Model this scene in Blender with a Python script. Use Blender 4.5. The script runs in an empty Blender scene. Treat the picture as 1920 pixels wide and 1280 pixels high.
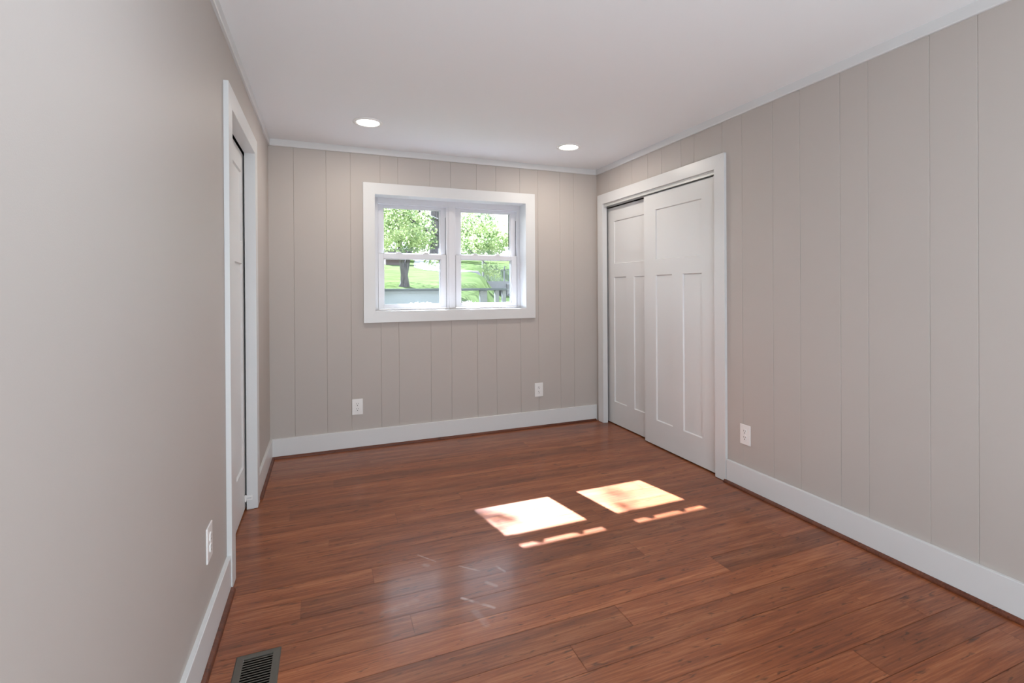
import bpy, bmesh, math, random
from mathutils import Vector, Matrix

# ------------------------------------------------------------------ camera, light, exposure
scene = bpy.context.scene
COL = scene.collection
D, W, H = 4.196, 2.824, 2.409          # back wall, right wall, ceiling
REAR = -1.7                            # wall behind the camera

cam_data = bpy.data.cameras.new('camera')
cam = bpy.data.objects.new('camera', cam_data)
COL.objects.link(cam)
right = Vector((0.925256294, -0.379292081, -0.00618934967))
up = Vector((0.00684982813, 0.000391894801, 0.999976463))
fwd = Vector((0.379280728, 0.925276912, -0.0029606887))
m = Matrix((right, up, -fwd)).transposed().to_4x4()
m.translation = Vector((0.3939, 0.0, 1.2700))
cam.matrix_world = m
cam_data.sensor_fit = 'HORIZONTAL'
cam_data.sensor_width = 36.0
cam_data.lens = 36.0 * 931.31 / 1920.0
cam_data.shift_x = -32.3 / 1920.0
cam_data.shift_y = -96.18 / 1920.0
cam_data.clip_start = 0.02
cam_data.clip_end = 300
scene.camera = cam

vs = scene.view_settings
vs.view_transform = 'Standard'
vs.look = 'None'
vs.exposure = 0.0
vs.gamma = 1.0
vs.use_curve_mapping = False

world = bpy.data.worlds.new('world')
scene.world = world
world.use_nodes = True
wn = world.node_tree
wn.nodes.clear()
w_out = wn.nodes.new('ShaderNodeOutputWorld')
w_bg = wn.nodes.new('ShaderNodeBackground')
w_tc = wn.nodes.new('ShaderNodeTexCoord')
w_sep = wn.nodes.new('ShaderNodeSeparateXYZ')
w_ramp = wn.nodes.new('ShaderNodeValToRGB')
w_ramp.color_ramp.elements[0].position = 0.0
w_ramp.color_ramp.elements[0].color = (1.0, 1.0, 1.0, 1)
w_ramp.color_ramp.elements[1].position = 0.8
w_ramp.color_ramp.elements[1].color = (0.55, 0.74, 1.0, 1)
wn.links.new(w_tc.outputs['Generated'], w_sep.inputs[0])
wn.links.new(w_sep.outputs['Z'], w_ramp.inputs[0])
wn.links.new(w_ramp.outputs[0], w_bg.inputs['Color'])
w_bg.inputs['Strength'].default_value = 5.0
wn.links.new(w_bg.outputs[0], w_out.inputs[0])


def light(name, kind, loc, aim, energy, color=(1, 1, 1), **kw):
    d = bpy.data.lights.new(name, kind)
    d.energy = energy
    d.color = color
    for k, v in kw.items():
        setattr(d, k, v)
    o = bpy.data.objects.new(name, d)
    COL.objects.link(o)
    o.location = loc
    o.rotation_euler = Vector(aim).to_track_quat('-Z', 'Y').to_euler()
    return o


light('sun', 'SUN', (0, 12, 9), (0.20, -1.0, -0.773), 88.0, (0.90, 1.0, 1.25), angle=math.radians(0.45))
# area lights added as fill behind the camera, standing in for unseen daylight openings
light('rear_fill', 'AREA', (1.0, REAR + 0.02, 1.45), (0.1, 1, 0.0), 10.0, (1.0, 0.98, 0.97),
      shape='RECTANGLE', size=1.5, size_y=1.3)
light('rear_up_fill', 'AREA', (0.95, REAR + 0.3, 0.5), (-0.05, 1, 1.05), 82.0, (0.85, 0.99, 1.10),
      shape='RECTANGLE', size=1.8, size_y=0.8)  # added upward fill for the ceiling and near walls
light('side_fill', 'AREA', (W - 0.02, -0.95, 1.35), (-1, 0.1, 0), 6.0, (1.0, 0.98, 0.97),
      shape='RECTANGLE', size=1.2, size_y=1.3)  # added fill from the right, with no window built there

# ------------------------------------------------------------------ helpers


def tag(o, label=None, cat=None, group=None, kind=None):
    if label: o['label'] = label
    if cat: o['category'] = cat
    if group: o['group'] = group
    if kind: o['kind'] = kind
    return o


def empty(name, loc=(0, 0, 0), rz=0.0):
    o = bpy.data.objects.new(name, None)
    o.empty_display_size = 0.1
    COL.objects.link(o)
    o.location = loc
    o.rotation_euler = (0, 0, rz)
    return o


def obj(name, bm, mat, parent=None, bevel=0.0, smooth=False, recalc=True):
    if recalc:
        bmesh.ops.recalc_face_normals(bm, faces=bm.faces[:])
    me = bpy.data.meshes.new(name)
    bm.to_mesh(me)
    bm.free()
    if smooth:
        for p in me.polygons: p.use_smooth = True
    mats = mat if isinstance(mat, (list, tuple)) else [mat]
    for mm in mats: me.materials.append(mm)
    o = bpy.data.objects.new(name, me)
    COL.objects.link(o)
    if parent: o.parent = parent
    if bevel > 0:
        b = o.modifiers.new('bevel', 'BEVEL')
        b.width = bevel
        b.segments = 2
        b.limit_method = 'ANGLE'
        b.angle_limit = math.radians(40)
    return o


def box(bm, x0, x1, y0, y1, z0, z1, mi=0):
    v = [bm.verts.new((x, y, z)) for x in (x0, x1) for y in (y0, y1) for z in (z0, z1)]
    for f in ((0, 1, 3, 2), (4, 6, 7, 5), (0, 4, 5, 1), (2, 3, 7, 6), (0, 2, 6, 4), (1, 5, 7, 3)):
        fc = bm.faces.new([v[i] for i in f])
        fc.material_index = mi


def boxes(*bs):
    bm = bmesh.new()
    for b in bs: box(bm, *b)
    return bm


def prism(bm, prof, a0, a1, fn, mi=0, cap=True):
    """Extrude a closed 2D profile between a0 and a1; fn(a, u, v) -> xyz."""
    A = [bm.verts.new(fn(a0, u, v)) for u, v in prof]
    B = [bm.verts.new(fn(a1, u, v)) for u, v in prof]
    n = len(prof)
    for i in range(n):
        f = bm.faces.new((A[i], A[(i + 1) % n], B[(i + 1) % n], B[i]))
        f.material_index = mi
    if cap:
        bm.faces.new(A).material_index = mi
        bm.faces.new(B[::-1]).material_index = mi


def tube(bm, pts, rads, n=10, cap=True, lump=0.0, rnd=None):
    pts = [Vector(p) for p in pts]
    rings = []
    for i, p in enumerate(pts):
        t = (pts[min(i + 1, len(pts) - 1)] - pts[max(i - 1, 0)]).normalized()
        a = Vector((1, 0, 0)) if abs(t.x) < 0.8 else Vector((0, 1, 0))
        u = t.cross(a).normalized()
        w = t.cross(u)
        ring = []
        for k in range(n):
            th = 2 * math.pi * k / n
            r = rads[i] * (1 + (lump * math.sin(k * 2.4 + i * 0.3) if lump else 0))
            ring.append(bm.verts.new(p + (u * math.cos(th) + w * math.sin(th)) * r))
        rings.append(ring)
    for A, B in zip(rings, rings[1:]):
        for k in range(n):
            bm.faces.new((A[k], A[(k + 1) % n], B[(k + 1) % n], B[k]))
    if cap:
        bm.faces.new(rings[0][::-1])
        bm.faces.new(rings[-1])


def lathe(bm, prof, n=48, center=(0, 0, 0), mi=0):
    """prof: (radius, z) list, revolved about z."""
    rings = []
    for r, zz in prof:
        if r < 1e-6:
            rings.append([bm.verts.new((center[0], center[1], center[2] + zz))])
        else:
            rings.append([bm.verts.new((center[0] + r * math.cos(2 * math.pi * k / n),
                                        center[1] + r * math.sin(2 * math.pi * k / n), center[2] + zz)) for k in range(n)])
    for A, B in zip(rings, rings[1:]):
        for k in range(n):
            j = (k + 1) % n
            if len(A) == 1 and len(B) == 1: continue
            if len(A) == 1: f = bm.faces.new((A[0], B[k], B[j]))
            elif len(B) == 1: f = bm.faces.new((A[k], A[j], B[0]))
            else: f = bm.faces.new((A[k], A[j], B[j], B[k]))
            f.material_index = mi


# ------------------------------------------------------------------ materials


def nodes_of(name):
    mt = bpy.data.materials.new(name)
    mt.use_nodes = True
    nt = mt.node_tree
    return mt, nt, nt.nodes['Principled BSDF']


def paint(name, col, rough=0.5, spec=0.5, var=0.03, scale=6.0, bump=0.0, bump_scale=250.0, metallic=0.0):
    mt, nt, b = nodes_of(name)
    tc = nt.nodes.new('ShaderNodeTexCoord')
    nz = nt.nodes.new('ShaderNodeTexNoise')
    nz.inputs['Scale'].default_value = scale
    nz.inputs['Detail'].default_value = 3
    nt.links.new(tc.outputs['Object'], nz.inputs['Vector'])
    mr = nt.nodes.new('ShaderNodeMapRange')
    mr.inputs['To Min'].default_value = 1 - var
    mr.inputs['To Max'].default_value = 1 + var
    nt.links.new(nz.outputs['Fac'], mr.inputs['Value'])
    mx = nt.nodes.new('ShaderNodeMix')
    mx.data_type = 'RGBA'
    mx.blend_type = 'MULTIPLY'
    mx.inputs['Factor'].default_value = 1
    mx.inputs['A'].default_value = (*col, 1)
    nt.links.new(mr.outputs[0], mx.inputs['B'])
    nt.links.new(mx.outputs['Result'], b.inputs['Base Color'])
    b.inputs['Roughness'].default_value = rough
    b.inputs['Specular IOR Level'].default_value = spec
    b.inputs['Metallic'].default_value = metallic
    if bump > 0:
        n2 = nt.nodes.new('ShaderNodeTexNoise')
        n2.inputs['Scale'].default_value = bump_scale
        n2.inputs['Detail'].default_value = 2
        nt.links.new(tc.outputs['Object'], n2.inputs['Vector'])
        bp = nt.nodes.new('ShaderNodeBump')
        bp.inputs['Strength'].default_value = bump
        bp.inputs['Distance'].default_value = 0.002
        nt.links.new(n2.outputs['Fac'], bp.inputs['Height'])
        nt.links.new(bp.outputs[0], b.inputs['Normal'])
    return mt


def emission(name, col, strength):
    mt, nt, b = nodes_of(name)
    b.inputs['Base Color'].default_value = (*col, 1)
    b.inputs['Emission Color'].default_value = (*col, 1)
    b.inputs['Emission Strength'].default_value = strength
    return mt


M = {}
M['wall'] = paint('wall_paint', (0.478, 0.434, 0.400), 0.55, 0.3, 0.015, 1.5, 0.08, 320)
M['ceiling'] = paint('ceiling_paint', (0.84, 0.85, 0.855), 0.7, 0.2, 0.012, 1.2, 0.06, 180)
M['trim'] = paint('trim_paint', (0.67, 0.67, 0.665), 0.34, 0.5, 0.01, 3.0)
M['door'] = paint('door_paint', (0.68, 0.68, 0.675), 0.38, 0.5, 0.01, 3.0)
M['vinyl'] = paint('window_vinyl', (0.66, 0.655, 0.67), 0.35, 0.5, 0.01, 3.0)
M['plastic'] = paint('outlet_plastic', (0.82, 0.80, 0.78), 0.35, 0.5, 0.01)
M['slot'] = paint('outlet_slot_dark', (0.03, 0.025, 0.02), 0.7)
M['dark'] = paint('dark_cavity', (0.012, 0.011, 0.010), 0.9, 0.1)
M['metal'] = paint('register_metal', (0.105, 0.095, 0.080), 0.5, 0.4, 0.08, 60, metallic=0.3)
M['track'] = paint('track_metal', (0.62, 0.62, 0.61), 0.4, 0.5, 0.02, metallic=0.2)
M['lens'] = emission('lamp_lens', (1.0, 0.97, 0.93), 9.0)
M['ring'] = paint('lamp_ring', (0.8, 0.79, 0.77), 0.4)
M['rail'] = paint('rail_paint', (0.055, 0.062, 0.058), 0.6, 0.2, 0.1, 8)
M['panelblue'] = paint('pale_panel', (0.235, 0.255, 0.262), 0.6, 0.1, 0.06, 4)
M['postgrey'] = paint('post_grey', (0.135, 0.138, 0.13), 0.7, 0.3, 0.1, 8)
M['fascia'] = paint('fascia_board', (0.17, 0.16, 0.17), 0.7, 0.3, 0.12, 12)
M['iron'] = paint('black_iron', (0.07, 0.07, 0.08), 0.5)
M['shed'] = paint('shed_wall', (0.07, 0.05, 0.045), 0.8, 0.2, 0.1, 5)
M['shedroof'] = paint('shed_roof', (0.3, 0.29, 0.3), 0.8)
M['concrete'] = paint('concrete', (0.16, 0.155, 0.15), 0.85, 0.2, 0.08, 5)
M['exterior'] = paint('exterior_wall', (0.5, 0.5, 0.5), 0.8)
M['edge_shade'] = paint('dark_edge_shade', (0.045, 0.05, 0.05), 0.7, 0.2)  # near-black colour painting the shade at sash edges and gaps
M['blossom'] = paint('blossom_white', (0.75, 0.76, 0.85), 0.7)


def glass_mat():
    mt = bpy.data.materials.new('window_glass')
    mt.use_nodes = True
    nt = mt.node_tree
    nt.nodes.clear()
    out = nt.nodes.new('ShaderNodeOutputMaterial')
    mix = nt.nodes.new('ShaderNodeMixShader')
    tr = nt.nodes.new('ShaderNodeBsdfTransparent')
    tr.inputs[0].default_value = (0.97, 0.985, 0.98, 1)
    gl = nt.nodes.new('ShaderNodeBsdfGlossy')
    gl.inputs['Roughness'].default_value = 0.02
    fr = nt.nodes.new('ShaderNodeFresnel')
    fr.inputs[0].default_value = 1.25
    nt.links.new(fr.outputs[0], mix.inputs[0])
    nt.links.new(tr.outputs[0], mix.inputs[1])
    nt.links.new(gl.outputs[0], mix.inputs[2])
    veil = nt.nodes.new('ShaderNodeBsdfTranslucent')     # translucent veil added for the glare haze over the view
    veil.inputs[0].default_value = (1, 1, 1, 1)
    mx = nt.nodes.new('ShaderNodeMixShader')
    mx.inputs[0].default_value = 0.0018
    nt.links.new(mix.outputs[0], mx.inputs[1])
    nt.links.new(veil.outputs[0], mx.inputs[2])
    nt.links.new(mx.outputs[0], out.inputs[0])
    return mt


M['glass'] = glass_mat()


def leaf_mat(name, c1, c2, trans=0.55):
    mt = bpy.data.materials.new(name)
    mt.use_nodes = True
    nt = mt.node_tree
    nt.nodes.clear()
    out = nt.nodes.new('ShaderNodeOutputMaterial')
    tc = nt.nodes.new('ShaderNodeTexCoord')
    nz = nt.nodes.new('ShaderNodeTexNoise')
    nz.inputs['Scale'].default_value = 2.5
    nz.inputs['Detail'].default_value = 4
    nt.links.new(tc.outputs['Object'], nz.inputs['Vector'])
    rp = nt.nodes.new('ShaderNodeValToRGB')
    rp.color_ramp.elements[0].position = 0.35
    rp.color_ramp.elements[0].color = (*c1, 1)
    rp.color_ramp.elements[1].position = 0.65
    rp.color_ramp.elements[1].color = (*c2, 1)
    nt.links.new(nz.outputs['Fac'], rp.inputs[0])
    df = nt.nodes.new('ShaderNodeBsdfDiffuse')
    tl = nt.nodes.new('ShaderNodeBsdfTranslucent')
    mix = nt.nodes.new('ShaderNodeMixShader')
    mix.inputs[0].default_value = trans
    nt.links.new(rp.outputs[0], df.inputs[0])
    nt.links.new(rp.outputs[0], tl.inputs[0])
    nt.links.new(df.outputs[0], mix.inputs[1])
    nt.links.new(tl.outputs[0], mix.inputs[2])
    nt.links.new(mix.outputs[0], out.inputs[0])
    return mt


M['leaf'] = leaf_mat('leaf_light', (0.10, 0.16, 0.06), (0.50, 0.56, 0.28))
M['leaf_far'] = leaf_mat('leaf_far', (0.08, 0.13, 0.07), (0.30, 0.38, 0.20), 0.5)
M['leaf_shrub'] = leaf_mat('leaf_shrub', (0.06, 0.12, 0.04), (0.12, 0.2, 0.08), 0.4)


def bark_mat():
    mt, nt, b = nodes_of('bark')
    tc = nt.nodes.new('ShaderNodeTexCoord')
    mp = nt.nodes.new('ShaderNodeMapping')
    mp.inputs['Scale'].default_value = (9, 9, 1.2)
    nz = nt.nodes.new('ShaderNodeTexNoise')
    nz.inputs['Scale'].default_value = 2
    nz.inputs['Detail'].default_value = 5
    rp = nt.nodes.new('ShaderNodeValToRGB')
    rp.color_ramp.elements[0].position = 0.35
    rp.color_ramp.elements[0].color = (0.035, 0.029, 0.03, 1)
    rp.color_ramp.elements[1].position = 0.65
    rp.color_ramp.elements[1].color = (0.11, 0.094, 0.098, 1)
    nt.links.new(tc.outputs['Object'], mp.inputs[0])
    nt.links.new(mp.outputs[0], nz.inputs['Vector'])
    nt.links.new(nz.outputs['Fac'], rp.inputs[0])
    nt.links.new(rp.outputs[0], b.inputs['Base Color'])
    b.inputs['Roughness'].default_value = 0.9
    return mt


M['bark'] = bark_mat()


def stone_mat():
    mt, nt, b = nodes_of('stacked_stone')
    tc = nt.nodes.new('ShaderNodeTexCoord')
    mp = nt.nodes.new('ShaderNodeMapping')
    mp.inputs['Scale'].default_value = (5, 5, 11)
    vo = nt.nodes.new('ShaderNodeTexVoronoi')
    vo.inputs['Scale'].default_value = 1.0
    nt.links.new(tc.outputs['Object'], mp.inputs[0])
    nt.links.new(mp.outputs[0], vo.inputs['Vector'])
    rp = nt.nodes.new('ShaderNodeValToRGB')
    rp.color_ramp.elements[0].color = (0.08, 0.07, 0.07, 1)
    rp.color_ramp.elements[1].color = (0.30, 0.28, 0.27, 1)
    nt.links.new(vo.outputs['Color'], rp.inputs[0])
    nt.links.new(rp.outputs[0], b.inputs['Base Color'])
    b.inputs['Roughness'].default_value = 0.9
    return mt


M['stone'] = stone_mat()


def lawn_mat():
    mt, nt, b = nodes_of('lawn_grass')
    tc = nt.nodes.new('ShaderNodeTexCoord')
    nz = nt.nodes.new('ShaderNodeTexNoise')
    nz.inputs['Scale'].default_value = 1.1
    nz.inputs['Detail'].default_value = 6
    nt.links.new(tc.outputs['Object'], nz.inputs['Vector'])
    rp = nt.nodes.new('ShaderNodeValToRGB')
    rp.color_ramp.elements[0].position = 0.3
    rp.color_ramp.elements[0].color = (0.038, 0.056, 0.018, 1)
    rp.color_ramp.elements[1].position = 0.7
    rp.color_ramp.elements[1].color = (0.062, 0.082, 0.030, 1)
    nt.links.new(nz.outputs['Fac'], rp.inputs[0])
    nt.links.new(rp.outputs[0], b.inputs['Base Color'])
    b.inputs['Roughness'].default_value = 1.0
    b.inputs['Specular IOR Level'].default_value = 0.0
    return mt


M['lawn'] = lawn_mat()


def wood_mat(name, base, dark, light_, floor=False):
    """Strand-woven bamboo: streaks along x, per-plank tone from the colour attribute."""
    mt, nt, b = nodes_of(name)
    N, L = nt.nodes.new, nt.links.new
    tc = N('ShaderNodeTexCoord')
    vec = tc.outputs['Object']
    if floor:
        at = N('ShaderNodeAttribute')
        at.attribute_name = 'plank'
        sp = N('ShaderNodeSeparateColor')
        L(at.outputs['Color'], sp.inputs[0])
        sc = N('ShaderNodeVectorMath')
        sc.operation = 'SCALE'
        sc.inputs['Scale'].default_value = 37.0
        L(at.outputs['Color'], sc.inputs[0])
        ad = N('ShaderNodeVectorMath')
        L(vec, ad.inputs[0])
        L(sc.outputs[0], ad.inputs[1])
        vec = ad.outputs[0]

    def noise(scl, detail=4, rough=0.6, warp=0.0):
        mp = N('ShaderNodeMapping')
        mp.inputs['Scale'].default_value = scl
        L(vec, mp.inputs[0])
        nz = N('ShaderNodeTexNoise')
        nz.inputs['Scale'].default_value = 1
        nz.inputs['Detail'].default_value = detail
        nz.inputs['Roughness'].default_value = rough
        nz.inputs['Distortion'].default_value = warp
        L(mp.outputs[0], nz.inputs['Vector'])
        return nz.outputs['Fac']

    broad = noise((1.6, 16, 16), 3, 0.55, 0.4)
    fine = noise((5, 130, 130), 4, 0.65, 0.2)
    rp = N('ShaderNodeValToRGB')
    e = rp.color_ramp.elements
    e[0].position, e[0].color = 0.30, (*dark, 1)
    e[1].position, e[1].color = 0.72, (*light_, 1)
    k = e.new(0.5)
    k.color = (*base, 1)
    mixf = N('ShaderNodeMath')
    mixf.operation = 'MULTIPLY_ADD'
    mixf.inputs[1].default_value = 0.55
    L(fine, mixf.inputs[0])
    m2 = N('ShaderNodeMath')
    m2.operation = 'MULTIPLY'
    m2.inputs[1].default_value = 0.45
    L(broad, m2.inputs[0])
    L(m2.outputs[0], mixf.inputs[2])
    L(mixf.outputs[0], rp.inputs[0])
    col = rp.outputs[0]

    def mul(c, val_socket, lo, hi, f0=0.0, f1=1.0):
        mr = N('ShaderNodeMapRange')
        mr.inputs['From Min'].default_value = f0
        mr.inputs['From Max'].default_value = f1
        mr.inputs['To Min'].default_value = lo
        mr.inputs['To Max'].default_value = hi
        L(val_socket, mr.inputs['Value'])
        mx = N('ShaderNodeMix')
        mx.data_type = 'RGBA'
        mx.blend_type = 'MULTIPLY'
        mx.inputs['Factor'].default_value = 1
        L(c, mx.inputs['A'])
        L(mr.outputs[0], mx.inputs['B'])
        return mx.outputs['Result']

    # short dark flecks (bamboo nodes)
    fleck = noise((16, 75, 75), 2, 0.5, 0.6)
    col = mul(col, fleck, 0.45, 1.0, 0.27, 0.36)
    fleck2 = noise((7, 34, 34), 2, 0.5, 1.0)
    col = mul(col, fleck2, 0.55, 1.0, 0.27, 0.34)
    rough = N('ShaderNodeMapRange')
    rough.inputs['To Min'].default_value = 0.40
    rough.inputs['To Max'].default_value = 0.54
    L(noise((3, 20, 20), 3), rough.inputs['Value'])
    rsock = rough.outputs[0]
    if floor:
        col = mul(col, sp.outputs[0], 0.72, 1.30)
        # scuff marks left on the finish: thin pale streaks with ragged edges
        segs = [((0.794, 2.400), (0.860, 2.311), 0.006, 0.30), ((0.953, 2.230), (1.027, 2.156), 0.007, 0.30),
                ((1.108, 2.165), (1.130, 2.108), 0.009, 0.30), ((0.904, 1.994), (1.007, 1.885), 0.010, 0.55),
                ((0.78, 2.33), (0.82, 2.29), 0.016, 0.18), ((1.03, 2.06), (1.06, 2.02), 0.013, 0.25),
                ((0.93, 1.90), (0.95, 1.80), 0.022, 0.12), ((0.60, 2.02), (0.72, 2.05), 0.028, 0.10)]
        tot = None
        rag = noise((14, 14, 14), 2)
        flat = N('ShaderNodeVectorMath')
        flat.operation = 'MULTIPLY'
        flat.inputs[1].default_value = (1, 1, 0)
        L(tc.outputs['Object'], flat.inputs[0])
        for a, c2, wd, st in segs:
            d = Vector((c2[0] - a[0], c2[1] - a[1], 0))
            pa = N('ShaderNodeVectorMath')
            pa.operation = 'SUBTRACT'
            pa.inputs[1].default_value = (a[0], a[1], 0)
            L(flat.outputs[0], pa.inputs[0])
            dt = N('ShaderNodeVectorMath')
            dt.operation = 'DOT_PRODUCT'
            dt.inputs[1].default_value = d / d.length_squared
            L(pa.outputs[0], dt.inputs[0])
            cl = N('ShaderNodeClamp')
            L(dt.outputs['Value'], cl.inputs[0])
            on = N('ShaderNodeVectorMath')
            on.operation = 'SCALE'
            on.inputs[0].default_value = d
            L(cl.outputs[0], on.inputs['Scale'])
            df = N('ShaderNodeVectorMath')
            df.operation = 'DISTANCE'
            L(pa.outputs[0], df.inputs[0])
            L(on.outputs[0], df.inputs[1])
            mr = N('ShaderNodeMapRange')
            mr.interpolation_type = 'SMOOTHSTEP'
            mr.inputs['From Min'].default_value = wd
            mr.inputs['From Max'].default_value = wd * 0.3
            mr.inputs['To Min'].default_value = 0
            mr.inputs['To Max'].default_value = st
            L(df.outputs['Value'], mr.inputs['Value'])
            if tot is None: tot = mr.outputs[0]
            else:
                ads = N('ShaderNodeMath')
                ads.operation = 'MAXIMUM'
                L(tot, ads.inputs[0])
                L(mr.outputs[0], ads.inputs[1])
                tot = ads.outputs[0]
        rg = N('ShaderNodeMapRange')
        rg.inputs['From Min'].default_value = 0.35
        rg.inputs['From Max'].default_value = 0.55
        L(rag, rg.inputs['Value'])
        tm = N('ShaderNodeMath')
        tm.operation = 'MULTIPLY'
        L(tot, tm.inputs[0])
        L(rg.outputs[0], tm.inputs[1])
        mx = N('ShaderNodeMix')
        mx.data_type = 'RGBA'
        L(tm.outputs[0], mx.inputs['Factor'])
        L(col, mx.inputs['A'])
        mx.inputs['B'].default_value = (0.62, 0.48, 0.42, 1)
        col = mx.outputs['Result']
    L(col, b.inputs['Base Color'])
    L(rsock, b.inputs['Roughness'])
    b.inputs['Specular IOR Level'].default_value = 0.4
    b.inputs['Coat Weight'].default_value = 0.45 if floor else 0.0
    b.inputs['Coat Roughness'].default_value = 0.17
    bp = N('ShaderNodeBump')
    bp.inputs['Strength'].default_value = 0.12
    bp.inputs['Distance'].default_value = 0.0015
    L(broad, bp.inputs['Height'])
    L(bp.outputs[0], b.inputs['Normal'])
    return mt


M['floor'] = wood_mat('bamboo_floor', (0.232, 0.061, 0.016), (0.100, 0.022, 0.005), (0.405, 0.150, 0.058), True)
M['shoe'] = wood_mat('shoe_wood', (0.115, 0.030, 0.012), (0.05, 0.012, 0.005), (0.19, 0.058, 0.026))

# ------------------------------------------------------------------ room shell
GB = [0.172, 0.402, 0.581, 0.809, 0.950, 1.214, 1.391, 1.621, 1.798, 2.027, 2.204, 2.429, 2.572]
GR = [3.964, 3.786, 3.598, 3.371, 3.192, 2.964, 2.825, 2.554, 2.386, 2.154, 1.974, 1.742, 1.601, 1.337, 1.164]
pat = [0.2286, 0.1778, 0.1422, 0.2642, 0.1778, 0.2286]
y = GR[-1]
i = 0
while y > REAR + 0.2:
    y -= pat[i % 6]
    i += 1
    GR.append(y)

WX0, WX1, WZ0, WZ1 = 0.766, 2.076, 1.094, 2.041           # window clear opening
CY0, CY1, CZ1 = 2.605, 4.062, 2.060                       # closet opening (y, top)
PY0, PY1, PZ1 = 2.515, 3.282, 2.066                       # pocket door opening


def grooved(bm, a0, a1, grooves, holes, fn, gw=0.0019, gd=0.0026):
    """Sheet of V-grooved panelling; fn(a, z, depth) -> xyz; holes: (a0,a1,z0,z1)."""
    br = {a0: 0.0, a1: 0.0}
    for g in grooves:
        if a0 + 0.01 < g < a1 - 0.01:
            br[g - gw] = 0.0
            br[g] = gd
            br[g + gw] = 0.0
    for h in holes:
        for a in h[:2]:
            if a0 < a < a1: br[a] = 0.0
    zs = sorted({0.0, H} | {z for h in holes for z in h[2:]})
    ks = sorted(br)
    vv = {}

    def vert(a, z):
        if (a, z) not in vv: vv[(a, z)] = bm.verts.new(fn(a, z, br[a]))
        return vv[(a, z)]
    for p, q in zip(ks, ks[1:]):
        for z0, z1 in zip(zs, zs[1:]):
            cm, cz = (p + q) / 2, (z0 + z1) / 2
            if any(h[0] < cm < h[1] and h[2] < cz < h[3] for h in holes): continue
            bm.faces.new((vert(p, z0), vert(q, z0), vert(q, z1), vert(p, z1)))


def wall_around(bm, hole, a0, a1, z0, z1, d0, d1, bf):
    """Solid wall with one rectangular opening as four boxes; bf(a0,a1,d0,d1,z0,z1)."""
    h0, h1, hz0, hz1 = hole
    bf(bm, a0, h0, d0, d1, z0, z1)
    bf(bm, h1, a1, d0, d1, z0, z1)
    if hz0 > z0: bf(bm, h0, h1, d0, d1, z0, hz0)
    bf(bm, h0, h1, d0, d1, hz1, z1)


# back wall
bm = bmesh.new()
grooved(bm, -0.0, W, GB, [(WX0 - 0.02, WX1 + 0.02, WZ0 - 0.02, WZ1 + 0.02)], lambda a, z, d: (a, D + d, z))
wall_around(bm, (WX0 - 0.02, WX1 + 0.02, WZ0 - 0.02, WZ1 + 0.02), -0.2, W + 0.7, -0.1, H + 0.1, D + 0.006, D + 0.215,
            lambda b, a0, a1, d0, d1, z0, z1: box(b, a0, a1, d0, d1, z0, z1))
tag(obj('wall_back', bm, M['wall']), 'greige wall of vertical grooved panelling around the double window', 'wall', kind='structure')

# right wall: grooved sheet, thin backing so the sliding doors run behind it
bm = bmesh.new()
grooved(bm, REAR, D, GR, [(CY0, CY1, 0.0, CZ1)], lambda a, z, d: (W + d, a, z))
wall_around(bm, (CY0, CY1, -0.1, CZ1), REAR - 0.1, D + 0.006, -0.1, H + 0.1, W + 0.005, W + 0.03,
            lambda b, a0, a1, d0, d1, z0, z1: box(b, d0, d1, a0, a1, z0, z1) if z1 > z0 else None)
tag(obj('wall_right', bm, M['wall']), 'greige wall of vertical grooved panelling beside the closet', 'wall', kind='structure')

# left wall: smooth, with the pocket the door slides into
bm = bmesh.new()
wall_around(bm, (PY0, PY1, -0.1, PZ1), REAR - 0.1, D + 0.006, -0.1, H + 0.1, -0.037, 0.0,
            lambda b, a0, a1, d0, d1, z0, z1: box(b, d0, d1, a0, a1, z0, z1) if z1 > z0 else None)
tag(obj('wall_left', bm, M['wall']), 'smooth greige wall with the pocket door', 'wall', kind='structure')

bm = boxes((-0.13, W + 0.8, REAR - 0.12, REAR, -0.1, H + 0.1))
tag(obj('wall_rear', bm, M['wall']), 'greige wall behind the camera', 'wall', kind='structure')

# closet interior and the hall side of the pocket wall (dark, closed)
bm = boxes((W + 0.62, W + 0.7, 2.3, D + 0.1, -0.1, H + 0.1), (W + 0.03, W + 0.7, 2.25, 2.3, -0.1, H + 0.1),
           (W + 0.03, W + 0.7, 2.25, D + 0.1, H, H + 0.1))
tag(obj('wall_closet', bm, M['dark']), 'unlit inside of the closet behind the sliding doors', 'closet wall', kind='structure')
bm = boxes((-0.16, -0.10, 2.2, D + 0.1, -0.1, H + 0.1), (-0.10, -0.037, 2.2, 2.25, -0.1, H + 0.1))
tag(obj('wall_pocket', bm, M['dark']), 'unlit back of the pocket the left door slides into', 'wall', kind='structure')

# ceiling and roof
bm = boxes((-0.2, W + 0.75, REAR - 0.12, D + 0.2, H, H + 0.08))
tag(obj('ceiling', bm, M['ceiling']), 'flat pale grey painted ceiling', 'ceiling', kind='structure')
# the eave front edge shades the upper sashes from the sun
bm = boxes((-4.5, 7.5, REAR - 0.5, 4.5, 2.52, 2.80), (-4.5, 7.5, 4.40, 5.62, 2.584, 2.80))
tag(obj('roof', bm, M['exterior']), 'roof and eave of the house over the window, out of view', 'roof', kind='structure')

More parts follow.
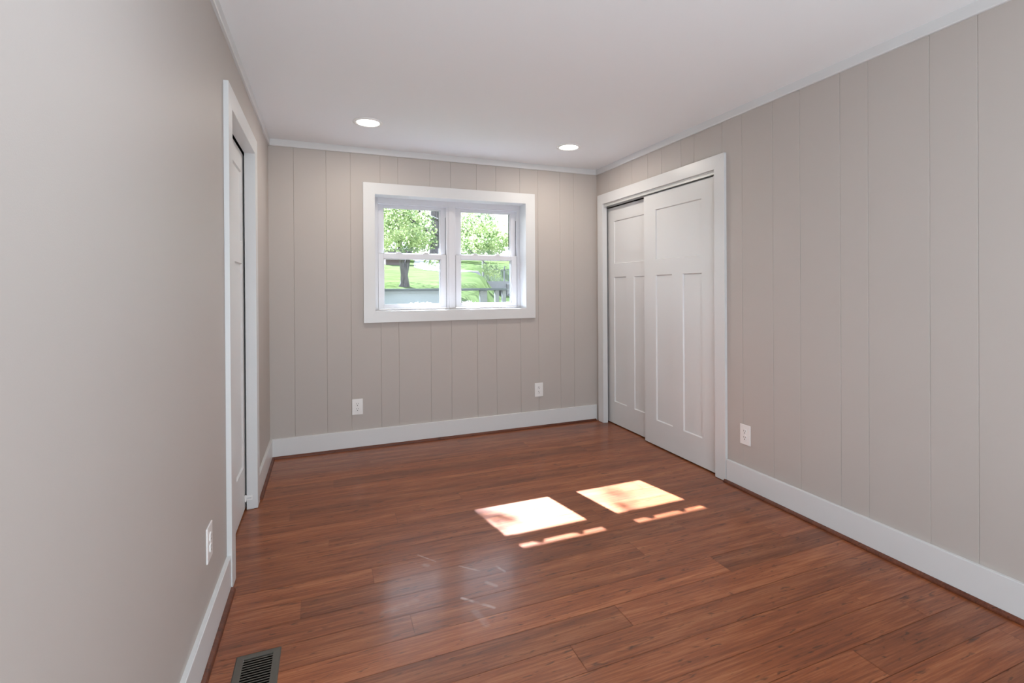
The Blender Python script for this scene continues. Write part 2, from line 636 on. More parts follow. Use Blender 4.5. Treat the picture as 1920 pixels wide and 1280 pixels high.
# floor of strand bamboo planks, one mesh; hole for the register
random.seed(11)
PW, PL = 0.132, 1.85
joints = {0: 0.69, 1: 1.79, 2: 0.294, 3: 0.58, -1: 2.065, -2: 1.457, -3: 1.19, -6: 2.09, 13: 0.765, 12: 0.434, 10: 1.62, 9: 0.2, 8: 1.15,
          7: 0.75, 6: 2.25, 5: 1.45, 4: -0.05}
tones = {(12, 0.434): 0.16, (2, 0.294): 0.22, (3, 'L'): 0.66, (2, 'L'): 0.62, (-1, 'L'): 0.92, (-1, 2.065): 0.14, (-2, 'L'): 0.30, (-2, 1.457): 0.74,
         (0, 'L'): 0.5, (0, 0.69): 0.5, (13, 0.765): 0.62, (1, 'L'): 0.48, (1, 1.79): 0.62, (-1, 'N'): 0.8}
FX0, FX1, FY0, FY1 = -0.12, W + 0.66, REAR - 0.05, D + 0.05
RX0, RX1, RY0, RY1 = 0.124, 0.218, 1.692, 1.948
bm = bmesh.new()
lay = bm.loops.layers.float_color.new('plank')


def quad(x0, x1, y0, y1, c, z=0.0):
    if x1 - x0 < 1e-4 or y1 - y0 < 1e-4: return
    f = bm.faces.new([bm.verts.new(p) for p in ((x0, y0, z), (x1, y0, z), (x1, y1, z), (x0, y1, z))])
    for lp in f.loops: lp[lay] = c


def quad_cut(x0, x1, y0, y1, c, z=0.0):
    if x1 <= RX0 or x0 >= RX1 or y1 <= RY0 or y0 >= RY1:
        quad(x0, x1, y0, y1, c, z)
        return
    ya, yb = max(y0, RY0), min(y1, RY1)
    quad(x0, x1, y0, ya, c, z)
    quad(x0, x1, yb, y1, c, z)
    quad(x0, min(x1, RX0), ya, yb, c, z)
    quad(max(x0, RX1), x1, ya, yb, c, z)


g = 0.0008
for r in range(-28, 19):
    y0, y1 = 1.844 + PW * r, 1.844 + PW * (r + 1)
    if y1 < FY0 or y0 > FY1: continue
    j = joints.get(r, random.uniform(-0.1, 1.7))
    starts = [j + PL * n for n in range(-2, 3)]
    for s in starts:
        key = (r, round(s, 3))
        t = tones.get(key)
        if t is None and abs(s + PL - j) < 1e-6: t = tones.get((r, 'L'))
        if t is None: t = random.gauss(0.5, 0.14)
        c = (min(1, max(0, t)), random.random(), random.random(), 1)
        a, e = max(s + g, FX0), min(s + PL - g, FX1)
        if e > a: quad_cut(a, e, max(y0 + g, FY0), min(y1 - g, FY1), c)
quad_cut(FX0, FX1, FY0, FY1, (0.0, 0, 0, 1), -0.0015)
fl = obj('floor', bm, M['floor'], recalc=False)
tag(fl, 'reddish brown strand bamboo plank floor', 'floor', kind='structure')

# ------------------------------------------------------------------ mouldings
BT, BZ = 0.016, 0.149
CR, CT = 0.05, 0.014


def base_prof(th, h):
    return [(0, 0), (th, 0), (th, h - 0.002), (th - 0.002, h), (0, h)]


def shoe_prof(off, r=0.017):
    p = [(off, 0.0)]
    for k in range(7):
        a = math.pi / 2 * k / 6
        p.append((off + r * math.cos(a), 0.0005 + r * math.sin(a)))
    return p


def run(name, prof, axis, a0, a1, side, mat, label, cat, zoff=0.0):
    """axis 'x' along back wall, 'y' along a side wall."""
    bm = bmesh.new()
    if axis == 'x': fn = lambda a, u, v: (a, D - u, v + zoff)
    elif side == 'right': fn = lambda a, u, v: (W - u, a, v + zoff)
    else: fn = lambda a, u, v: (u, a, v + zoff)
    prism(bm, prof, a0, a1, fn)
    return tag(obj(name, bm, mat), label, cat, kind='structure')


CAS = 0.092
run('baseboard_back', base_prof(BT, BZ), 'x', 0.0, W - 0.02, '', M['trim'], 'white baseboard below the window wall', 'baseboard')
run('baseboard_right', base_prof(BT, BZ), 'y', REAR, CY0 - CAS, 'right', M['trim'], 'white baseboard running from the closet along the right wall', 'baseboard')
run('baseboard_left', base_prof(BT, BZ), 'y', REAR, PY0 - CAS, 'left', M['trim'], 'white baseboard on the left wall on the near side of the pocket door', 'baseboard')
run('baseboard_left_far', base_prof(BT, BZ), 'y', PY1 + CAS, D - BT, 'left', M['trim'], 'short white baseboard between the pocket door and the corner', 'baseboard')
run('trim_1', shoe_prof(BT), 'x', BT, W - 0.03, '', M['shoe'], 'dark brown shoe moulding below the window wall', 'shoe moulding')
run('trim_2', shoe_prof(BT), 'y', REAR, CY0 - CAS + 0.012, 'right', M['shoe'], 'dark brown shoe moulding along the right wall', 'shoe moulding')
run('trim_3', shoe_prof(BT), 'y', REAR, PY0 - CAS - 0.004, 'left', M['shoe'], 'dark brown shoe moulding on the left wall ending at the door casing near the register', 'shoe moulding')
run('trim_4', shoe_prof(BT), 'y', PY1 + CAS + 0.03, D - BT, 'left', M['shoe'], 'short dark brown shoe moulding between the pocket door and the corner', 'shoe moulding')
crown = [(0, -CR), (CT - 0.003, -CR), (CT, -CR + 0.004), (CT, 0), (0, 0)]
run('trim_5', crown, 'x', 0, W, '', M['trim'], 'white flat crown strip above the window wall', 'crown moulding', H)
run('trim_6', crown, 'y', REAR, D, 'right', M['trim'], 'white flat crown strip above the right wall', 'crown moulding', H)
run('trim_7', crown, 'y', REAR, D, 'left', M['trim'], 'white flat crown strip above the left wall', 'crown moulding', H)


def frame_mesh(bm, a0, a1, z0, z1, w, d0, d1, fn, bottom=True):
    """Rectangular casing with mitred corners; (a,z) inner opening; fn(a, z, d)."""
    b = w if bottom else 0.0
    O = [(a0 - w, z0 - b), (a1 + w, z0 - b), (a1 + w, z1 + w), (a0 - w, z1 + w)]
    I = [(a0, z0), (a1, z0), (a1, z1), (a0, z1)]
    sides = range(4) if bottom else (1, 2, 3)
    for k in sides:
        n = (k + 1) % 4
        pts = [O[k], O[n], I[n], I[k]]
        A = [bm.verts.new(fn(a, z, d0)) for a, z in pts]
        B = [bm.verts.new(fn(a, z, d1)) for a, z in pts]
        bm.faces.new(A)
        bm.faces.new(B[::-1])
        for q in range(4):
            bm.faces.new((A[q], A[(q + 1) % 4], B[(q + 1) % 4], B[q]))


# pocket door casing and jamb (left wall)
bm = bmesh.new()
frame_mesh(bm, PY0, PY1, 0.003, PZ1, CAS, 0.0, 0.020, lambda a, z, d: (d, a, z), False)
c = tag(obj('trim_8', bm, M['trim'], bevel=0.0012), 'white casing around the pocket door on the left wall', 'door casing', kind='structure')
bm = boxes((-0.037, 0.0195, PY0 - 0.018, PY0 + 0.001, 0.004, PZ1), (-0.037, 0.0195, PY1 - 0.001, PY1 + 0.018, 0.004, PZ1),
           (-0.037, 0.0195, PY0 - 0.018, PY1 + 0.018, PZ1 - 0.001, PZ1 + 0.018))
obj('jamb', bm, M['trim'], c)

# closet casing, jamb and track (right wall)
bm = bmesh.new()
frame_mesh(bm, CY0 + 0.004, CY1 - 0.004, 0.003, CZ1, CAS, 0.0, 0.020, lambda a, z, d: (W - d, a, z), False)
c = tag(obj('trim_9', bm, M['trim'], bevel=0.0012), 'white casing around the closet with sliding doors', 'door casing', kind='structure')
bm = boxes((W - 0.0195, W + 0.03, CY0 - 0.006, CY0 + 0.005, 0.004, CZ1), (W - 0.0195, W + 0.028, CY1 - 0.005, CY1 + 0.006, 0.004, CZ1))
obj('jamb', bm, M['trim'], c)
bm = boxes((W - 0.006, W - 0.001, CY0 + 0.006, CY1 - 0.006, 2.031, 2.045), (W - 0.002, W + 0.002, CY0 + 0.006, CY1 - 0.006, 2.045, 2.050),
           (W - 0.006, W - 0.001, CY0 + 0.006, CY1 - 0.006, 2.050, 2.075), (W + 0.052, W + 0.055, CY0, CY1 + 0.10, 2.032, 2.12),
           (W + 0.0, W + 0.10, CY0 + 0.006, CY1 - 0.006, 2.075, 2.085))
obj('track', bm, M['track'], c, bevel=0.0008)
bm = boxes((W + 0.03, W + 0.62, 2.3, D, CZ1 + 0.08, H))
obj('header', bm, M['dark'], c)


# ------------------------------------------------------------------ panelled doors
def panel_door(name, a0, a1, z0, z1, panels, d0, thick, fn, label, cat, dep=0.009, bev=0.006):
    """Shaker slab: fn(a, z, d); front face at depth d0, panels sunk by dep."""
    bm = bmesh.new()
    As = sorted({a0, a1} | {p for q in panels for p in q[:2]})
    Zs = sorted({z0, z1} | {p for q in panels for p in q[2:]})
    vv = {}

    def V(a, z, d):
        k = (round(a, 5), round(z, 5), round(d, 5))
        if k not in vv: vv[k] = bm.verts.new(fn(a, z, d))
        return vv[k]
    for p, q in zip(As, As[1:]):
        for s, t in zip(Zs, Zs[1:]):
            ca, cz = (p + q) / 2, (s + t) / 2
            if any(h[0] < ca < h[1] and h[2] < cz < h[3] for h in panels): continue
            bm.faces.new((V(p, s, d0), V(q, s, d0), V(q, t, d0), V(p, t, d0)))
    for h in panels:
        O = [(h[0], h[2]), (h[1], h[2]), (h[1], h[3]), (h[0], h[3])]
        e = bev
        I = [(h[0] + e, h[2] + e), (h[1] - e, h[2] + e), (h[1] - e, h[3] - e), (h[0] + e, h[3] - e)]
        o = [bm.verts.new(fn(a, z, d0)) for a, z in O]
        n = [bm.verts.new(fn(a, z, d0 + dep)) for a, z in I]
        for k in range(4):
            j = (k + 1) % 4
            bm.faces.new((o[k], o[j], n[j], n[k]))
        bm.faces.new(n)
    # edges and back
    B = [(a0, z0), (a1, z0), (a1, z1), (a0, z1)]
    f = [bm.verts.new(fn(a, z, d0)) for a, z in B]
    k2 = [bm.verts.new(fn(a, z, d0 + thick)) for a, z in B]
    for k in range(4):
        j = (k + 1) % 4
        bm.faces.new((f[k], f[j], k2[j], k2[k]))
    bm.faces.new(k2)
    return tag(obj(name, bm, M['door']), label, cat, kind='structure')


panel_door('door_1', 2.53, 3.36, 0.012, 2.056, [(2.62, 3.235, 1.548, 1.946), (2.62, 2.865, 0.262, 1.424), (2.99, 3.235, 0.262, 1.424)],
           0.045, 0.035, lambda a, z, d: (-d, a, z), 'white three-panel pocket door in the left wall', 'door')
panel_door('door_2', 2.612, 3.444, 0.010, 2.024, [(2.767, 3.291, 1.497, 1.896), (3.090, 3.291, 0.211, 1.374), (2.767, 2.967, 0.211, 1.374)],
           W + 0.012, 0.033, lambda a, z, d: (d, a, z), 'front sliding closet door, the wide one next to the outlet wall', 'door')
panel_door('door_3', 3.292, 4.122, 0.010, 2.021, [(3.455, 3.980, 1.497, 1.893), (3.780, 3.982, 0.213, 1.374), (3.455, 3.662, 0.213, 1.374)],
           W + 0.056, 0.033, lambda a, z, d: (d, a, z), 'rear sliding closet door half hidden behind the other, nearest the window wall', 'door')

# pocket door guide clipped on the far jamb near the floor
gd = empty('door_guide', (-0.02, PY1, 0.055))
tag(gd, 'small white plastic door guide clipped on the jamb near the floor', 'door guide')
bm = boxes((-0.020, 0.012, -0.006, 0.0, 0.0, 0.030))
obj('guide_plate', bm, M['plastic'], gd, bevel=0.002)
bm = boxes((-0.026, -0.017, -0.020, -0.004, -0.004, 0.034))
obj('guide_lip', bm, M['plastic'], gd, bevel=0.003)
bm = boxes((-0.014, 0.008, -0.009, -0.005, 0.011, 0.018))
obj('guide_slot', bm, M['track'], gd)

# ------------------------------------------------------------------ window
win = empty('window_1', (0, 0, 0))
tag(win, 'white double unit of two single-hung windows in a flat casing', 'window', kind='structure')
bm = bmesh.new()
frame_mesh(bm, WX0, WX1, WZ0, WZ1, 0.0905, -0.020, 0.0, lambda a, z, d: (a, D + d, z))
obj('casing', bm, M['trim'], win, bevel=0.0006)
bm = boxes((WX0 - 0.02, WX0, D + 0.0005, D + 0.215, WZ0 - 0.02, WZ1 + 0.02), (WX1, WX1 + 0.02, D + 0.0005, D + 0.215, WZ0 - 0.02, WZ1 + 0.02),
           (WX0, WX1, D + 0.0005, D + 0.215, WZ1, WZ1 + 0.02), (WX0, WX1, D + 0.0005, D + 0.215, WZ0 - 0.02, WZ0))
obj('jamb_liner', bm, M['trim'], win)
F0, F1 = D + 0.132, D + 0.212
bm = boxes((WX0, 0.800, F0, F1, WZ0, WZ1), (2.048, WX1, F0, F1, WZ0, WZ1),
           (0.8, 2.048, F0, F1, 1.992, WZ1), (0.8, 2.048, F0, F1, WZ0, 1.105),
           (1.382, 1.462, F0, F1, 1.105, 1.992), (1.402, 1.442, F0 - 0.006, F0, 1.100, 2.0),
           (0.8, 2.048, F0 - 0.008, F0, 2.004, WZ1),
           # track stops
           (0.800, 0.812, D + 0.166, D + 0.171, 1.105, 1.992), (1.372, 1.382, D + 0.166, D + 0.171, 1.105, 1.992),
           (1.462, 1.474, D + 0.166, D + 0.171, 1.105, 1.992), (2.036, 2.048, D + 0.166, D + 0.171, 1.105, 1.992),
           (0.800, 0.802, F0, F1, 1.105, 1.992), )
obj('frame', bm, M['vinyl'], win, bevel=0.001)


def sash(name, x0, x1, z0, z1, gx0, gx1, gz0, gz1, y0, y1, lock):
    bm = boxes((x0, gx0, y0, y1, z0, z1), (gx1, x1, y0, y1, z0, z1), (gx0, gx1, y0, y1, z0, gz0), (gx0, gx1, y0, y1, gz1, z1))
    e = 0.008   # glazing bead
    ym = (y0 + y1) / 2
    for b in ((gx0, gx0 + e, ym - 0.004, y1, gz0, gz1), (gx1 - e, gx1, ym - 0.004, y1, gz0, gz1),
              (gx0, gx1, ym - 0.004, y1, gz0, gz0 + 0.006), (gx0, gx1, ym - 0.004, y1, gz1 - 0.006, gz1)): box(bm, *b)
    s = obj(name, bm, M['vinyl'], win, bevel=0.0015)
    gbm = boxes((gx0 - 0.004, gx1 + 0.004, ym + 0.002, ym + 0.006, gz0 - 0.004, gz1 + 0.004))
    obj('glass_pane', gbm, M['glass'], s)
    obj('edge_shade', boxes((gx1 - 0.010, gx1 - 0.0075, ym + 0.007, y1 + 0.010, gz0 + 0.004, gz1 - 0.004)), M['edge_shade'], s)  # dark strip painted where the right reveal lies in shade
    if lock:
        for lx in lock:
            lb = boxes((lx - 0.030, lx + 0.030, y0 + 0.004, y1 + 0.004, z1, z1 + 0.008), (lx - 0.017, lx + 0.017, y0 + 0.006, y1, z1 + 0.008, z1 + 0.017))
            obj('sash_lock', lb, M['vinyl'], s, bevel=0.002)
    return s


obj('gap_shade', boxes((1.3796, 1.3822, D + 0.1600, D + 0.1655, 1.575, 1.905), (2.0455, 2.0482, D + 0.1600, D + 0.1655, 1.575, 1.905),  # dark strips painting the shade of the gaps beside the sashes
                          (0.7995, 0.8030, D + 0.140, D + 0.1655, 1.11, 1.80), (1.3787, 1.3818, D + 0.140, D + 0.1655, 1.11, 1.57),
                          (1.4622, 1.4652, D + 0.140, D + 0.1655, 1.11, 1.57)), M['edge_shade'], win)
sash('lower_sash', 0.8035, 1.3785, 1.107, 1.573, 0.846, 1.332, 1.140, 1.532, D + 0.134, D + 0.164, (0.976, 1.203))
sash('lower_sash', 1.4655, 2.0445, 1.107, 1.573, 1.509, 1.996, 1.141, 1.534, D + 0.134, D + 0.164, (1.646, 1.860))
sash('upper_sash', 0.806, 1.380, 1.537, 1.992, 0.848, 1.337, 1.578, 1.969, D + 0.173, D + 0.203, None)
sash('upper_sash', 1.464, 2.046, 1.537, 1.992, 1.520, 2.000, 1.578, 1.969, D + 0.173, D + 0.203, None)

# ------------------------------------------------------------------ outlets


def outlet(loc, rz, label):
    """Local frame: faces -y, plate centred on the origin."""
    r = empty('outlet', loc, rz)
    tag(r, label, 'outlet', 'wall outlets')
    w, h, t = 0.041, 0.0625, 0.006
    bm = bmesh.new()
    box(bm, -w, w, -t, 0, -h, h)
    obj('plate', bm, M['plastic'], r, bevel=0.0025)
    for s in (1, -1):
        zc = s * 0.0195
        bm = bmesh.new()
        n = 24
        prof = []
        for k in range(n):
            a = 2 * math.pi * k / n
            prof.append((max(-0.0135, min(0.0135, 0.0172 * math.cos(a))), zc + 0.0165 * math.sin(a)))
        prism(bm, prof, -t - 0.0035, -t + 0.001, lambda a, u, v: (u, a, v))
        rc = obj('receptacle', bm, M['plastic'], r, bevel=0.0006)
        bm = boxes((-0.0078, -0.0050, -t - 0.00362, -t - 0.003, zc + 0.001, zc + 0.010), (0.0050, 0.0078, -t - 0.00362, -t - 0.003, zc + 0.002, zc + 0.009))
        prof = [(0.0032 * math.cos(2 * math.pi * k / 12), zc - 0.0075 + 0.0036 * math.sin(2 * math.pi * k / 12)) for k in range(12)]
        prism(bm, prof, -t - 0.00362, -t - 0.003, lambda a, u, v: (u, a, v))
        tag(obj('slots', bm, M['slot'], rc), 'dark plug slots')
    bm = bmesh.new()
    prof = [(0.003 * math.cos(2 * math.pi * k / 14), 0.003 * math.sin(2 * math.pi * k / 14)) for k in range(14)]
    prism(bm, prof, -t - 0.0012, -t + 0.001, lambda a, u, v: (u, a, v))
    obj('screw', bm, M['plastic'], r)
    return r


outlet((0.6235, D, 0.3355), 0, 'white duplex outlet low on the window wall, below the left end of the window')
outlet((2.202, D, 0.341), 0, 'white duplex outlet low on the window wall, near the closet corner')
outlet((W, 2.366, 0.347), -math.pi / 2, 'white duplex outlet on the right wall beside the closet casing')
outlet((0.0, 2.076, 0.372), math.pi / 2, 'white duplex outlet on the smooth left wall above the baseboard, seen edge-on')

# ------------------------------------------------------------------ recessed lights


def downlight(x, y, label, power, color):
    r = empty('recessed_light', (x, y, H))
    tag(r, label, 'ceiling light', 'recessed ceiling lights')
    bm = bmesh.new()
    lathe(bm, [(0.098, 0.0), (0.099, -0.003), (0.096, -0.007), (0.088, -0.009), (0.078, -0.008), (0.0735, -0.004), (0.0735, 0.0)])
    obj('trim_ring', bm, M['ring'], r, smooth=True)
    bm = bmesh.new()
    lathe(bm, [(0.0, -0.0065), (0.05, -0.006), (0.0737, -0.0045), (0.0737, 0.0)])
    tag(obj('lens', bm, M['lens'], r, smooth=True), 'glowing white lens')
    light('lamp_glow', 'AREA', (x, y, H - 0.012), (0, 0, -1), power, color, shape='DISK', size=0.145)


downlight(0.669, 3.543, 'lit recessed ceiling light nearer the left wall and pocket door', 6.0, (1.0, 0.91, 0.81))
downlight(2.212, 3.580, 'lit recessed ceiling light above the closet corner', 7.4, (1.0, 0.91, 0.81))
downlight(0.669, 0.75, 'added recessed fill light overhead on the left, out of view', 9.5, (0.84, 0.98, 1.16))  # unseen fixture added to brighten the near left side

# ------------------------------------------------------------------ floor register
rg = empty('floor_register', (0.0, 0.0, 0.0))
tag(rg, 'bronze grey metal floor register set in the floor by the left wall', 'floor register')
bm = bmesh.new()
x0, x1, y0, y1 = 0.100, 0.240, 1.668, 1.972
O = [(x0, y0), (x1, y0), (x1, y1), (x0, y1)]
O2 = [(x0 + .004, y0 + .004), (x1 - .004, y0 + .004), (x1 - .004, y1 - .004), (x0 + .004, y1 - .004)]
I = [(RX0 + .002, RY0 + .002), (RX1 - .002, RY0 + .002), (RX1 - .002, RY1 - .002), (RX0 + .002, RY1 - .002)]
rings = [[bm.verts.new((a, b, z)) for a, b in P] for P, z in ((O, 0.0003), (O2, 0.0045), (I, 0.0055), (I, -0.010))]
for A, B in zip(rings, rings[1:]):
    for k in range(4): bm.faces.new((A[k], A[(k + 1) % 4], B[(k + 1) % 4], B[k]))
obj('frame', bm, M['metal'], rg, bevel=0.0006)
bm = bmesh.new()
yy = RY1 - 0.009
while yy > RY0 + 0.006:
    prism(bm, [(yy - 0.0045, 0.0035), (yy + 0.0005, 0.0035), (yy + 0.0065, -0.006), (yy + 0.0050, -0.006)], RX0 + .0015, RX1 - .0015,
          lambda a, u, v: (a, u, v))
    yy -= 0.0122
obj('louvers', bm, M['metal'], rg)
bm = bmesh.new()
pts = [(RX0 - .001, RY0 - .001), (RX1 + .001, RY0 - .001), (RX1 + .001, RY1 + .001), (RX0 - .001, RY1 + .001)]
A = [bm.verts.new((a, b, -0.002)) for a, b in pts]
B = [bm.verts.new((a, b, -0.14)) for a, b in pts]
for k in range(4): bm.faces.new((A[k], A[(k + 1) % 4], B[(k + 1) % 4], B[k]))
bm.faces.new(B)
obj('duct', bm, M['dark'], rg)

# ------------------------------------------------------------------ outdoors


def sstep(a, b, x):
    t = min(1, max(0, (x - a) / (b - a)))
    return t * t * (3 - 2 * t)


def ground_z(x, y):
    if y < 7: z = 0.45
    elif y < 15: z = 0.45 + (1.36 - 0.45) * (y - 7) / 8
    else: z = 1.36 + 0.09 * (y - 15)
    dip = sstep(0.0, 0.7, x - 0.39 - 0.297 * y) * sstep(9, 14, y) * (1 - sstep(26, 32, y))
    return z - 1.25 * dip


bm = bmesh.new()
xs = [-14 + 0.8 * k for k in range(60)]
ys = [4.41 + 0.8 * k for k in range(90)]
vg = [[bm.verts.new((x, y, ground_z(x, y))) for x in xs] for y in ys]
for a, b in zip(vg, vg[1:]):
    for k in range(len(xs) - 1):
        bm.faces.new((a[k], a[k + 1], b[k + 1], b[k]))
tag(obj('lawn', bm, M['lawn'], smooth=True), 'sunlit green lawn sloping up outside the window', 'lawn', kind='structure')

# concrete drive on the slope
bm = bmesh.new()
line = [(6.75, 22.6), (6.3, 23.4), (5.8, 24.7), (5.75, 27.0), (6.4, 31.0), (7.6, 38.0), (8.4, 48.0)]
prev = None
for k in range(len(line)):
    for s in (0, 0.5):
        if k == len(line) - 1 and s: continue
        nx = line[min(k + 1, len(line) - 1)]
        px_, py_ = line[k][0] * (1 - s) + nx[0] * s, line[k][1] * (1 - s) + nx[1] * s
        dx, dy = (nx[0] - line[max(k - 1, 0)][0]), (nx[1] - line[max(k - 1, 0)][1])
        ln = math.hypot(dx, dy)
        ox, oy = -dy / ln * 0.95, dx / ln * 0.95
        row = []
        for sg in (-1, 1):
            qx, qy = px_ + ox * sg, py_ + oy * sg
            row.append(bm.verts.new((qx, qy, ground_z(qx, qy) + 0.02)))
        if prev: bm.faces.new((prev[0], prev[1], row[1], row[0]))
        prev = row
tag(obj('driveway', bm, M['concrete']), 'pale concrete drive curving across the lawn uphill', 'driveway', kind='structure')

# grey railing close to the house
rl = empty('deck_railing', (0, 7.5, 0))
tag(rl, 'grey railing with a wide flat top rail just outside the window', 'railing')
gz = 0.45
obj('top_rail', boxes((-1.6, 3.06, -0.06, 0.08, 1.246, 1.282)), M['rail'], rl, bevel=0.003)
obj('panel', boxes((-1.55, 2.24, 0.0, 0.03, gz + 0.1, 1.246)), M['panelblue'], rl)
for a, b in ((2.633, 2.747), (2.880, 2.942), (3.004, 3.060), (-1.6, -1.5), (2.24, 2.30)):
    obj('post', boxes((a, b, -0.02, 0.05, gz - 0.05, 1.246)), M['postgrey'], rl, bevel=0.002)

# raised deck of the neighbouring house
dk = empty('raised_deck', (7.70, 24.0, 0))
tag(dk, 'raised deck with thin black balusters, seen in the lower right pane', 'deck')
zf = 1.66
obj('fascia', boxes((0, 5.0, 0, 0.04, zf - 0.36, zf)), M['fascia'], dk)
bm = boxes((0, 5.0, 0.04, 3.0, zf - 0.05, zf))
obj('deck_floor', bm, M['fascia'], dk)
obj('post', boxes((0.0, 0.09, 0.0, 0.09, zf, 3.4)), M['postgrey'], dk)
obj('post', boxes((1.16, 1.21, 0.02, 0.07, zf, 2.42)), M['iron'], dk)
obj('hand_rail', boxes((0.09, 5.0, 0.02, 0.06, zf + 0.56, zf + 0.60)), M['iron'], dk)
for k in range(20):
    x = 0.18 + 0.078 * k
    if abs(x - 1.185) < 0.04: continue
    obj('baluster', boxes((x - 0.008, x + 0.008, 0.03, 0.046, zf, zf + 0.57)), M['iron'], dk)
obj('stone_pier', boxes((1.27, 1.80, -0.12, 0.45, -0.1, zf - 0.12)), M['stone'], dk, bevel=0.02)

# brown shed far up the slope
sh = empty('shed', (4.2, 30.0, 0))
tag(sh, 'small brown shed on the lawn behind the forked tree trunk', 'shed')
zz = ground_z(4.2, 30.0)
obj('wall', boxes((-0.55, 0.75, 0, 1.8, zz - 0.1, zz + 0.95)), M['shed'], sh)
bm = bmesh.new()
prism(bm, [(-0.15, 0.95), (1.95, 0.95), (0.9, 1.45)], -0.65, 0.85, lambda a, u, v: (a, u, zz + v))
obj('roof', bm, M['shedroof'], sh)


def leaves(bm, blobs, n, size, seed, flat=0.0):
    """Folded two-quad leaves scattered in ellipsoids (cx, cy, cz, rx, ry, rz, weight)."""
    rnd = random.Random(seed)
    tot = sum(b[6] for b in blobs)
    for b in blobs:
        for _ in range(int(n * b[6] / tot)):
            while True:
                p = Vector((rnd.uniform(-1, 1), rnd.uniform(-1, 1), rnd.uniform(-1, 1)))
                if p.length <= 1: break
            c = Vector((b[0] + p.x * b[3], b[1] + p.y * b[4], b[2] + p.z * b[5]))
            s = size * rnd.uniform(0.6, 1.25)
            d = Vector((rnd.gauss(0, 1), rnd.gauss(0, 1), rnd.gauss(-0.3, 0.7))).normalized()
            u = d.cross(Vector((rnd.gauss(0, 1), rnd.gauss(0, 1), rnd.gauss(0, 1)))).normalized()
            nn = d.cross(u)
            a = c - d * s * 0.5
            e = c + d * s * 0.5
            l1 = c + u * s * 0.32 + nn * s * 0.1
            l2 = c - u * s * 0.32 + nn * s * 0.1
            va, ve, v1, v2 = [bm.verts.new(q) for q in (a, e, l1, l2)]
            bm.faces.new((va, v1, ve))
            bm.faces.new((va, ve, v2))


def tree(loc, trunk_paths, blobs, n, size, seed, label, mat, branches=(), group='trees outside the window'):
    r = empty('tree', loc)
    tag(r, label, 'tree', group)
    bm = bmesh.new()
    for pts, rads in trunk_paths: tube(bm, [Vector(p) - Vector(loc) for p in pts], rads, 12, lump=0.06)
    obj('trunk', bm, M['bark'], r, smooth=True)
    for pts, rads in branches:
        bm = bmesh.new()
        tube(bm, [Vector(p) - Vector(loc) for p in pts], rads, 7)
        obj('branch', bm, M['bark'], r, smooth=True)
    bm = bmesh.new()
    leaves(bm, [(b[0] - loc[0], b[1] - loc[1], b[2] - loc[2], *b[3:]) for b in blobs], n, size, seed)
    obj('foliage', bm, mat, r, recalc=False)
    return r


# forked tree on the lawn
tree((2.54, 15.0, 1.30),
     [([(2.52, 15, 1.25), (2.54, 15, 1.45), (2.53, 15, 1.75), (2.48, 15, 2.1), (2.42, 15, 2.7), (2.3, 15, 3.6), (2.0, 15, 5.2)], [0.19, 0.10, 0.08, 0.075, 0.07, 0.055, 0.035]),
      ([(2.58, 15, 1.28), (2.57, 15, 1.7), (2.65, 15, 2.1), (2.78, 15, 2.7), (3.0, 15.1, 3.6), (3.4, 15.2, 5.0)], [0.14, 0.085, 0.075, 0.07, 0.055, 0.035])],
     [(1.7, 14.2, 3.3, 0.9, 1.2, 0.9, 1.2), (2.3, 14.6, 3.6, 0.95, 1.3, 0.9, 1.3), (2.75, 13.6, 2.9, 0.45, 1.0, 0.5, 0.4), (2.4, 13.2, 2.55, 0.8, 0.8, 0.35, 0.5),
      (4.35, 14.8, 3.3, 0.75, 1.2, 0.7, 0.7), (4.6, 14.0, 2.75, 0.9, 1.0, 0.55, 0.9), (5.3, 14.6, 2.9, 0.7, 1.0, 0.5, 0.7), (4.2, 13.0, 2.4, 0.8, 0.6, 0.3, 0.6),
      (3.05, 13.2, 2.05, 0.25, 0.4, 0.18, 0.05), (4.35, 12.3, 1.80, 0.28, 0.4, 0.17, 0.09), (4.5, 12.3, 1.66, 0.18, 0.3, 0.1, 0.03), (1.6, 14.8, 2.6, 0.6, 0.8, 0.4, 0.5),
      (2.5, 15.5, 5.6, 2.4, 2.4, 1.4, 1.6), (1.6, 21.2, 6.8, 3.2, 2.3, 0.9, 2.0), (-0.66, 11.4, 6.78, 0.28, 0.4, 0.24, 0.085), (0.29, 11.4, 6.80, 0.10, 0.2, 0.06, 0.009), (1.0, 13.2, 5.2, 1.2, 1.2, 0.7, 0.7)],
     19000, 0.095, 5, 'forked tree on the lawn with light green leaves, nearest the railing', M['leaf'],
     [([(2.3, 15, 3.6), (3.0, 14.4, 3.0), (3.9, 13.7, 2.55), (4.8, 13.2, 2.25)], [0.05, 0.035, 0.025, 0.012]),
      ([(2.0, 14.6, 3.7), (2.5, 13.8, 3.25), (2.8, 13.5, 2.95), (3.2, 13.3, 2.8)], [0.03, 0.024, 0.018, 0.01]),
      ([(3.0, 15.1, 3.6), (3.9, 14.5, 3.15), (4.7, 14.1, 2.8), (5.6, 14.0, 2.5)], [0.05, 0.035, 0.025, 0.012]),
      ([(2.0, 15, 5.2), (0.9, 13.2, 5.8), (-0.6, 11.4, 6.75)], [0.05, 0.04, 0.015]),
      ([(3.9, 13.7, 2.55), (4.2, 12.8, 2.1), (4.5, 12.3, 1.7)], [0.02, 0.014, 0.006])])
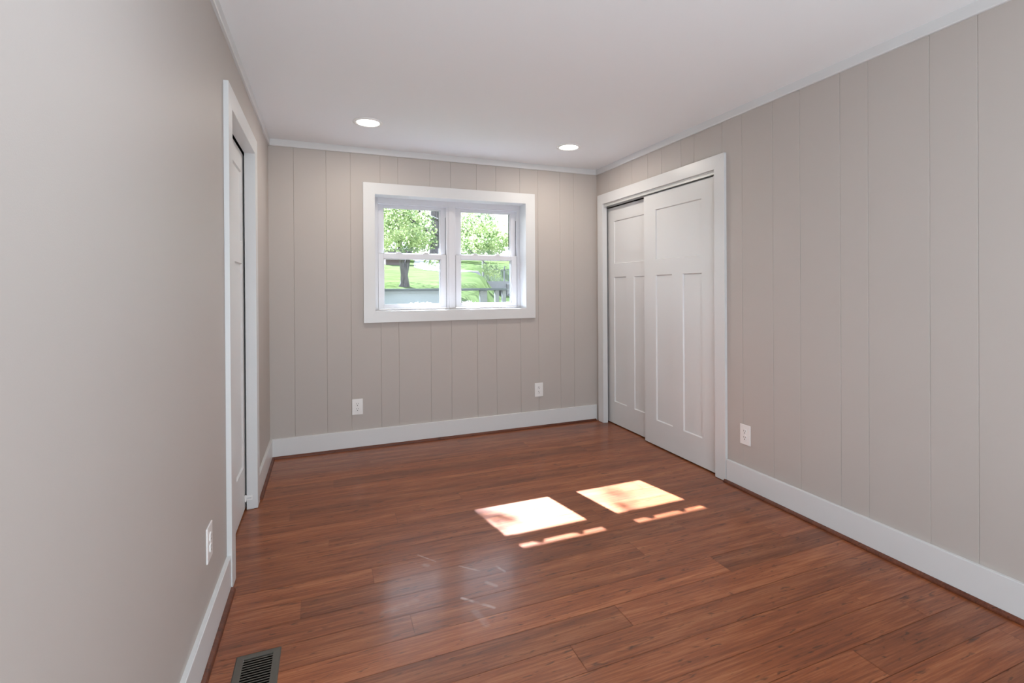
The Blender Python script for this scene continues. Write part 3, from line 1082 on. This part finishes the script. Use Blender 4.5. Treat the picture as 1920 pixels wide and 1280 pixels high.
# big trunk behind
tree((8.55, 40.0, 3.4),
     [([(8.6, 40, 3.3), (8.62, 40, 4.5), (8.66, 40, 6.0), (8.7, 40, 8.0), (8.6, 40, 12)], [0.55, 0.44, 0.40, 0.40, 0.25])],
     [(6.2, 39, 5.6, 1.9, 2, 1.6, 1.6), (10.4, 40, 6.0, 1.6, 1.5, 1.7, 0.9), (8.5, 40, 11.0, 5, 4, 3, 0.8), (4.4, 39, 5.4, 1.6, 1.6, 1.5, 1.2)],
     5200, 0.26, 6, 'tall tree with a thick grey trunk behind the forked tree', M['leaf_far'])
# trees closing the view
random.seed(3)
for k, (x, yy, rr, zc, label) in enumerate([
        (3.2, 51.0, 3.0, 6.4, 'broad green tree at the top of the slope, behind the shed'),
        (14.4, 50.0, 3.0, 4.8, 'broad green tree at the top of the slope, seen through the upper right pane'),
        (8.3, 60.0, 3.2, 6.8, 'dark green tree at the top of the slope between the two broad trees'),
        (17.5, 43.0, 2.2, 4.4, 'low green tree at the top of the slope beside the raised deck')]):
    zb = ground_z(x, yy)
    bl = [(x + random.uniform(-.6, .6) * rr, yy + random.uniform(-.4, .4) * rr, zb + zc * random.uniform(0.3, 0.85), rr * 0.55, rr * 0.5, rr * 0.4, 1) for _ in range(9)]
    tree((x, yy, zb - 0.1), [([(x, yy, zb - 0.2), (x, yy, zb + zc * 0.5), (x + 0.2, yy, zb + zc)], [0.35, 0.25, 0.1])],
         bl, 4200, 0.32, 20 + k, label, M['leaf_far'])

# flowering shrubs under the window
for k, (x, w_, label) in enumerate([(1.40, 0.24, 'white flowering shrub below the left pane'), (1.98, 0.16, 'white flowering shrub below the right pane')]):
    r = empty('shrub', (x, 5.75, 0.4))
    tag(r, label, 'shrub', 'flowering shrubs outside the window')
    bm = bmesh.new()
    for s in range(5):
        a = s * 1.3
        tube(bm, [(0, 0, 0), (0.1 * math.cos(a), 0.1 * math.sin(a), 0.35), (0.2 * math.cos(a) * w_ / .2, 0.15 * math.sin(a), 0.6)], [0.012, 0.009, 0.005], 6)
    obj('stem', bm, M['bark'], r)
    bm = bmesh.new()
    leaves(bm, [(0, 0, 0.46, w_ + 0.06, 0.22, 0.20, 1)], 420, 0.06, 40 + k)
    obj('foliage', bm, M['leaf_shrub'], r, recalc=False)
    bm = bmesh.new()
    leaves(bm, [(0, 0, 0.64, w_, 0.18, 0.085, 1)], 420, 0.04, 50 + k)
    tag(obj('blossoms', bm, M['blossom'], r, recalc=False), 'white blossoms')
